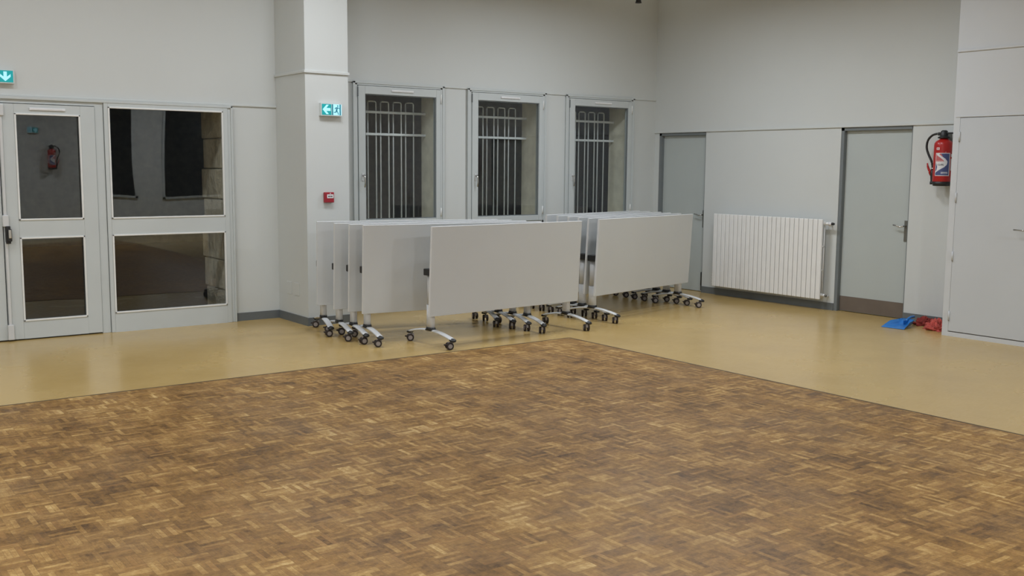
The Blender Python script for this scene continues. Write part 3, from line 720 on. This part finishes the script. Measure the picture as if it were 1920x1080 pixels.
# ------------------------------------------------------------------ fire extinguisher
def in_poly(u, v, P_):
    c = False
    for i in range(len(P_)):
        (x1, y1), (x2, y2) = P_[i], P_[i-1]
        if (y1 > v) != (y2 > v) and u < (x2-x1)*(v-y1)/(y2-y1)+x1: c = not c
    return c
def extinguisher(cx, cy, zb, facing, lab):
    """facing: angle of the label, seen from the room"""
    root = empty('fire_extinguisher', lab, 'fire extinguisher', loc=(0, 0, 0))
    r = 0.092; c = (cx, cy, 0)
    b = MB(); b.lathe(c, [(0.02, zb+0.035), (r-0.004, zb+0.035), (r, zb+0.05), (r, zb+0.415), (r*0.97, zb+0.44), (r*0.82, zb+0.462), (r*0.5, zb+0.480), (0.038, zb+0.485), (0.036, zb+0.495)], 'red', 48); b.build('cylinder', root)
    b = MB(); b.lathe(c, [(r*0.86, zb), (r*0.93, zb+0.002), (r+0.002, zb+0.045), (r-0.008, zb+0.046)], 'black', 48); b.build('base_ring', root)
    b = MB(); b.lathe(c, [(0.038, zb+0.488), (0.062, zb+0.494), (0.060, zb+0.506), (0.040, zb+0.515), (0.040, zb+0.545), (0.034, zb+0.555), (0.034, zb+0.565), (0.020, zb+0.575)], 'black', 24)
    b.box((cx-0.03, cy-0.012, zb+0.52), (cx+0.03, cy+0.055, zb+0.555), 'black', 0.006)
    b.box((cx-0.012, cy-0.125, zb+0.535), (cx+0.012, cy-0.02, zb+0.553), 'black', 0.004)
    b.box((cx+0.0, cy-0.02, zb+0.45), (-0.001, cy+0.02, zb+0.545), 'darkmetal', 0.003)
    valve = b.build('valve_head', root)
    # hose: leaves the valve to the left (+y), loops out and falls back to the nozzle
    P0 = [(0.045, 0.540), (0.085, 0.538), (0.130, 0.522), (0.170, 0.480), (0.184, 0.425), (0.178, 0.375), (0.155, 0.320), (0.125, 0.265), (0.108, 0.215), (0.103, 0.175)]
    pts = []
    for i in range(len(P0)-1):
        p0 = P0[max(i-1, 0)]; p1 = P0[i]; p2 = P0[i+1]; p3 = P0[min(i+2, len(P0)-1)]
        for s_ in range(5):
            q = s_/5
            f = lambda a, b_, c_, d: 0.5*((2*b_)+(-a+c_)*q+(2*a-5*b_+4*c_-d)*q*q+(-a+3*b_-3*c_+d)*q**3)
            pts.append((cx-0.01, cy+f(p0[0], p1[0], p2[0], p3[0]), zb+f(p0[1], p1[1], p2[1], p3[1])))
    pts.append((cx-0.01, cy+P0[-1][0], zb+P0[-1][1]))
    b = MB(); b.tube(pts, 0.0115, 'black', 12); hose = b.build('hose', root)
    b = MB(); b.cyl((cx-0.01, cy+0.045, zb+0.540), (cx-0.01, cy+0.064, zb+0.5395), 0.0135, 'chrome', n=14); b.cyl((cx-0.01, cy+0.104, zb+0.188), (cx-0.01, cy+0.1035, zb+0.172), 0.0135, 'chrome', n=14); b.build('hose_ferrule', root)
    b = MB(); b.tube([(cx-0.01, cy+0.103, zb+0.175), (cx-0.01, cy+0.106, zb+0.12), (cx-0.01, cy+0.103, zb+0.05), (cx-0.01, cy+0.100, zb+0.018)], [0.016, 0.019, 0.015, 0.018], 'black', 12)
    b.cyl((cx-0.01, cy+0.102, zb+0.045), (cx-0.01, cy+0.102, zb+0.015), 0.022, 'black', n=16); noz = b.build('nozzle', root)
    b = MB(); b.tube([(cx-0.012, cy+0.165, zb+0.235), (cx-0.012, cy+0.158, zb+0.20), (cx-0.012, cy+0.140, zb+0.160), (cx-0.012, cy+0.120, zb+0.145)], [0.008, 0.011, 0.013, 0.012], 'red', 10)
    b.tube([(cx-0.012, cy+0.120, zb+0.165), (cx-0.012, cy+0.132, zb+0.140), (cx-0.012, cy+0.122, zb+0.108)], [0.010, 0.014, 0.008], 'red', 10); label(b.build('trigger', noz), 'red trigger lever')
    # printed label wrapped on the cylinder; u runs left to right seen from the room, 0..1, v bottom to top 0..1
    W, H = 0.152, 0.235; nu, nv = 60, 74; rr = r+0.0012
    sweep = [(0.0, 0.12), (0.30, 0.26), (0.62, 0.38), (0.80, 0.50), (0.82, 0.62), (0.66, 0.75), (0.42, 0.86), (0.26, 0.94), (0.36, 1.0), (0.06, 1.0), (0.10, 0.90), (0.34, 0.80), (0.52, 0.70), (0.62, 0.62), (0.0, 0.60), (0.06, 0.56), (0.16, 0.38), (0.10, 0.24)]
    def pick(u, v):
        if u < 0.035 or u > 0.955 or v < 0.025 or v > 0.975: return 'label_white'
        if 0.18 < u < 0.56 and 0.44 < v < 0.53:
            cell = int((u-0.18)/0.38*15); row = int((v-0.44)/0.09*4)
            return 'label_text' if (cell*7+row*5) % 3 != 0 and cell % 4 != 3 else 'label_white'
        if in_poly(u, v, sweep): return 'label_white'
        if v > 0.60 and u < 0.60 and (v-0.6) < (0.62-u)*1.1+0.10:
            return 'label_white' if (abs(v-0.62) < 0.012 or abs(v-0.66) < 0.008) and int(u*40) % 3 else 'label_pink'
        if 0.42 < u < 0.86 and 0.09 < v < 0.17: return 'label_white' if (int(u*50)*5+int(v*60)) % 4 < 2 else 'label_blue'
        return 'label_blue'
    b = MB(); bmv = {}
    ang0 = facing
    def P3(i, j):
        if (i, j) not in bmv:
            an = ang0 + (i/nu-0.5)*W/rr
            bmv[i, j] = b.bm.verts.new((cx+rr*math.cos(an), cy+rr*math.sin(an), zb+0.105+H*j/nv))
        return bmv[i, j]
    for i in range(nu):
        for j in range(nv):
            f = b.bm.faces.new((P3(i, j), P3(i+1, j), P3(i+1, j+1), P3(i, j+1))); f.smooth = True
            f.material_index = b.mi(pick((i+0.5)/nu, (j+0.5)/nv))
    label(b.build('label', root), 'blue and white printed label with a curved white band')
    b = MB()
    def patch(u0, u1, z0, z1, mt, k=0.0015):
        n = 6; i_ = b.mi(mt)
        vv = [[b.bm.verts.new((cx+(r+k)*math.cos(ang0+(u0+(u1-u0)*t/n)/r), cy+(r+k)*math.sin(ang0+(u0+(u1-u0)*t/n)/r), z)) for t in range(n+1)] for z in (zb+z0, zb+z1)]
        for t in range(n): b.bm.faces.new((vv[0][t], vv[0][t+1], vv[1][t+1], vv[1][t])).material_index = i_
    patch(-0.068, -0.036, 0.372, 0.396, 'label_white'); patch(-0.062, -0.052, 0.378, 0.391, 'label_pink', 0.002); patch(-0.050, -0.043, 0.378, 0.391, 'label_pink', 0.002)
    patch(0.02, 0.032, 0.34, 0.355, 'label_pink'); patch(0.088, 0.112, 0.30, 0.33, 'label_white'); patch(0.088, 0.112, 0.16, 0.28, 'label_white')
    label(b.build('sticker', root), 'small pale stickers')
    return root
# one more on the far wall, seen mirrored in the glazed door
far = extinguisher(-0.115, -4.355, 1.478, PI, 'red fire extinguisher on the far wall, mirrored in the glazed door pane')
far.rotation_euler = (0, 0, -PI/2); far.location = (-0.445, YS, 0)
# label faces the middle of the room (towards -x and -y); "left" of the label is +y
extinguisher(-0.115, -4.355, 1.478, PI+0.52, 'red fire extinguisher on the wall between the grey door and the closet')

# ------------------------------------------------------------------ dustpan and cloths
dp = empty('dustpan', 'bright blue plastic dustpan lying on the floor by the grey door', 'dustpan', loc=(-0.44, -4.19, 0.002), rz=R(6))
def quad_shell(b, grid, mt, th):
    """grid of points -> solid sheet of thickness th"""
    i_ = b.mi(mt); nr, nc = len(grid), len(grid[0])
    T = [[b.bm.verts.new(p) for p in row] for row in grid]
    Bm = [[b.bm.verts.new(Vector(p)-Vector((0, 0, th))) for p in row] for row in grid]
    def q(*v): f = b.bm.faces.new(v); f.material_index = i_; f.smooth = True
    for r_ in range(nr-1):
        for c_ in range(nc-1):
            q(T[r_][c_], T[r_][c_+1], T[r_+1][c_+1], T[r_+1][c_]); q(Bm[r_][c_+1], Bm[r_][c_], Bm[r_+1][c_], Bm[r_+1][c_+1])
    for c_ in range(nc-1):
        q(T[0][c_+1], T[0][c_], Bm[0][c_], Bm[0][c_+1]); q(T[-1][c_], T[-1][c_+1], Bm[-1][c_+1], Bm[-1][c_])
    for r_ in range(nr-1):
        q(T[r_][0], T[r_+1][0], Bm[r_+1][0], Bm[r_][0]); q(T[r_+1][-1], T[r_][-1], Bm[r_][-1], Bm[r_+1][-1])
b = MB(); g = []
for r_ in range(13):
    s_ = r_/12; x = -0.20+0.34*s_; hw = 0.125-0.035*s_-0.02*s_**3; row = []
    for c_ in range(15):
        q = c_/7-1
        rise = 0.050*max(0.0, (abs(q)-0.72)/0.28)**1.5*min(1, s_*2.2)
        back = 0.055*max(0.0, (s_-0.72)/0.28)**2
        row.append((x, q*hw, 0.004+0.018*s_*0.6+max(rise, back)))
    g.append(row)
quad_shell(b, g, 'blue', 0.003); b.build('pan', dp)
b = MB(); b.tube([(0.09, 0.0, 0.045), (0.14, 0.0, 0.068), (0.20, 0.0, 0.080), (0.27, 0.005, 0.078), (0.29, 0.005, 0.074)], [0.012, 0.013, 0.014, 0.015, 0.010], 'blue', 12)
b.box((0.03, -0.004, 0.016), (0.13, 0.004, 0.06), 'blue', 0.003)
b.build('handle', dp)

def cloth(name, lab, cx, cy, rx_, ry_, h, mt, seed, rz):
    b = MB(); N, K = 56, 22; i_ = b.mi(mt); rings = []
    for k in range(K+1):
        ph = (k/K)*PI*0.5; row = []
        for a in range(N):
            th = 2*PI*a/N
            d = Vector((math.cos(th)*math.cos(ph), math.sin(th)*math.cos(ph), math.sin(ph)))
            n1 = noise.noise(d*2.3+Vector((seed, 0, 0))); n2 = abs(noise.noise(d*5.0+Vector((0, seed, 0)))); n3 = abs(noise.noise(d*10+Vector((0, 0, seed))))
            rr = 1+0.40*n1-0.50*n2-0.12*n3+0.1
            z = d.z*h*(1+0.6*n1-0.95*n2-0.22*n3)
            row.append(Vector((d.x*rx_*rr, d.y*ry_*rr, max(0.0, z)+0.001)))
        rings.append(row)
    vr = [[b.bm.verts.new(p) for p in r_] for r_ in rings]
    for A, B in zip(vr, vr[1:]):
        for k in range(N):
            f = b.bm.faces.new((A[k], A[(k+1) % N], B[(k+1) % N], B[k])); f.material_index = i_; f.smooth = True
    b.bm.faces.new(vr[0][::-1]).material_index = i_
    bmesh.ops.remove_doubles(b.bm, verts=b.bm.verts, dist=0.0004)
    o = b.build(name, loc=(cx, cy, 0)); o.rotation_euler = (0, 0, rz)
    return tag(o, lab, 'cloth', 'red cleaning cloths')
cloth('cleaning_cloth', 'crumpled salmon-red cloth heaped on the floor against the closet', -0.30, -4.53, 0.155, 0.14, 0.105, 'cloth_red', 3.1, 0.5)
cloth('cleaning_cloth', 'crumpled dark red cloth between the blue dustpan and the lighter cloth', -0.135, -4.28, 0.115, 0.11, 0.080, 'cloth_dark', 8.4, 0.1)

# ------------------------------------------------------------------ hanging lamp whose tip enters the picture at the top
px, py, pz = -1.013, -0.677, 3.70
up_l = bpy.data.lights.new('uplight', 'AREA'); up_l.shape = 'DISK'; up_l.size = 0.06; up_l.energy = 9; up_l.color = (1, 0.97, 0.92)
up_o = bpy.data.objects.new('uplight', up_l); up_o.location = (px, py, pz+0.20); up_o.rotation_euler = (PI, 0, 0); C.objects.link(up_o)
pl = empty('hanging_lamp', 'small black cone tip of a hanging lamp high in the room corner', 'lamp')
b = MB(); b.lathe((px, py, 0), [(0.035, pz-0.005), (0.040, pz-0.005), (0.020, pz+0.07), (0.018, pz+0.16), (0.015, pz+0.165)], 'black', 24); b.build('lamp_shade', pl)
b = MB(); b.cyl((px, py, pz+0.16), (px, py, CEIL), 0.006, 'black', n=8); b.build('rod', pl)
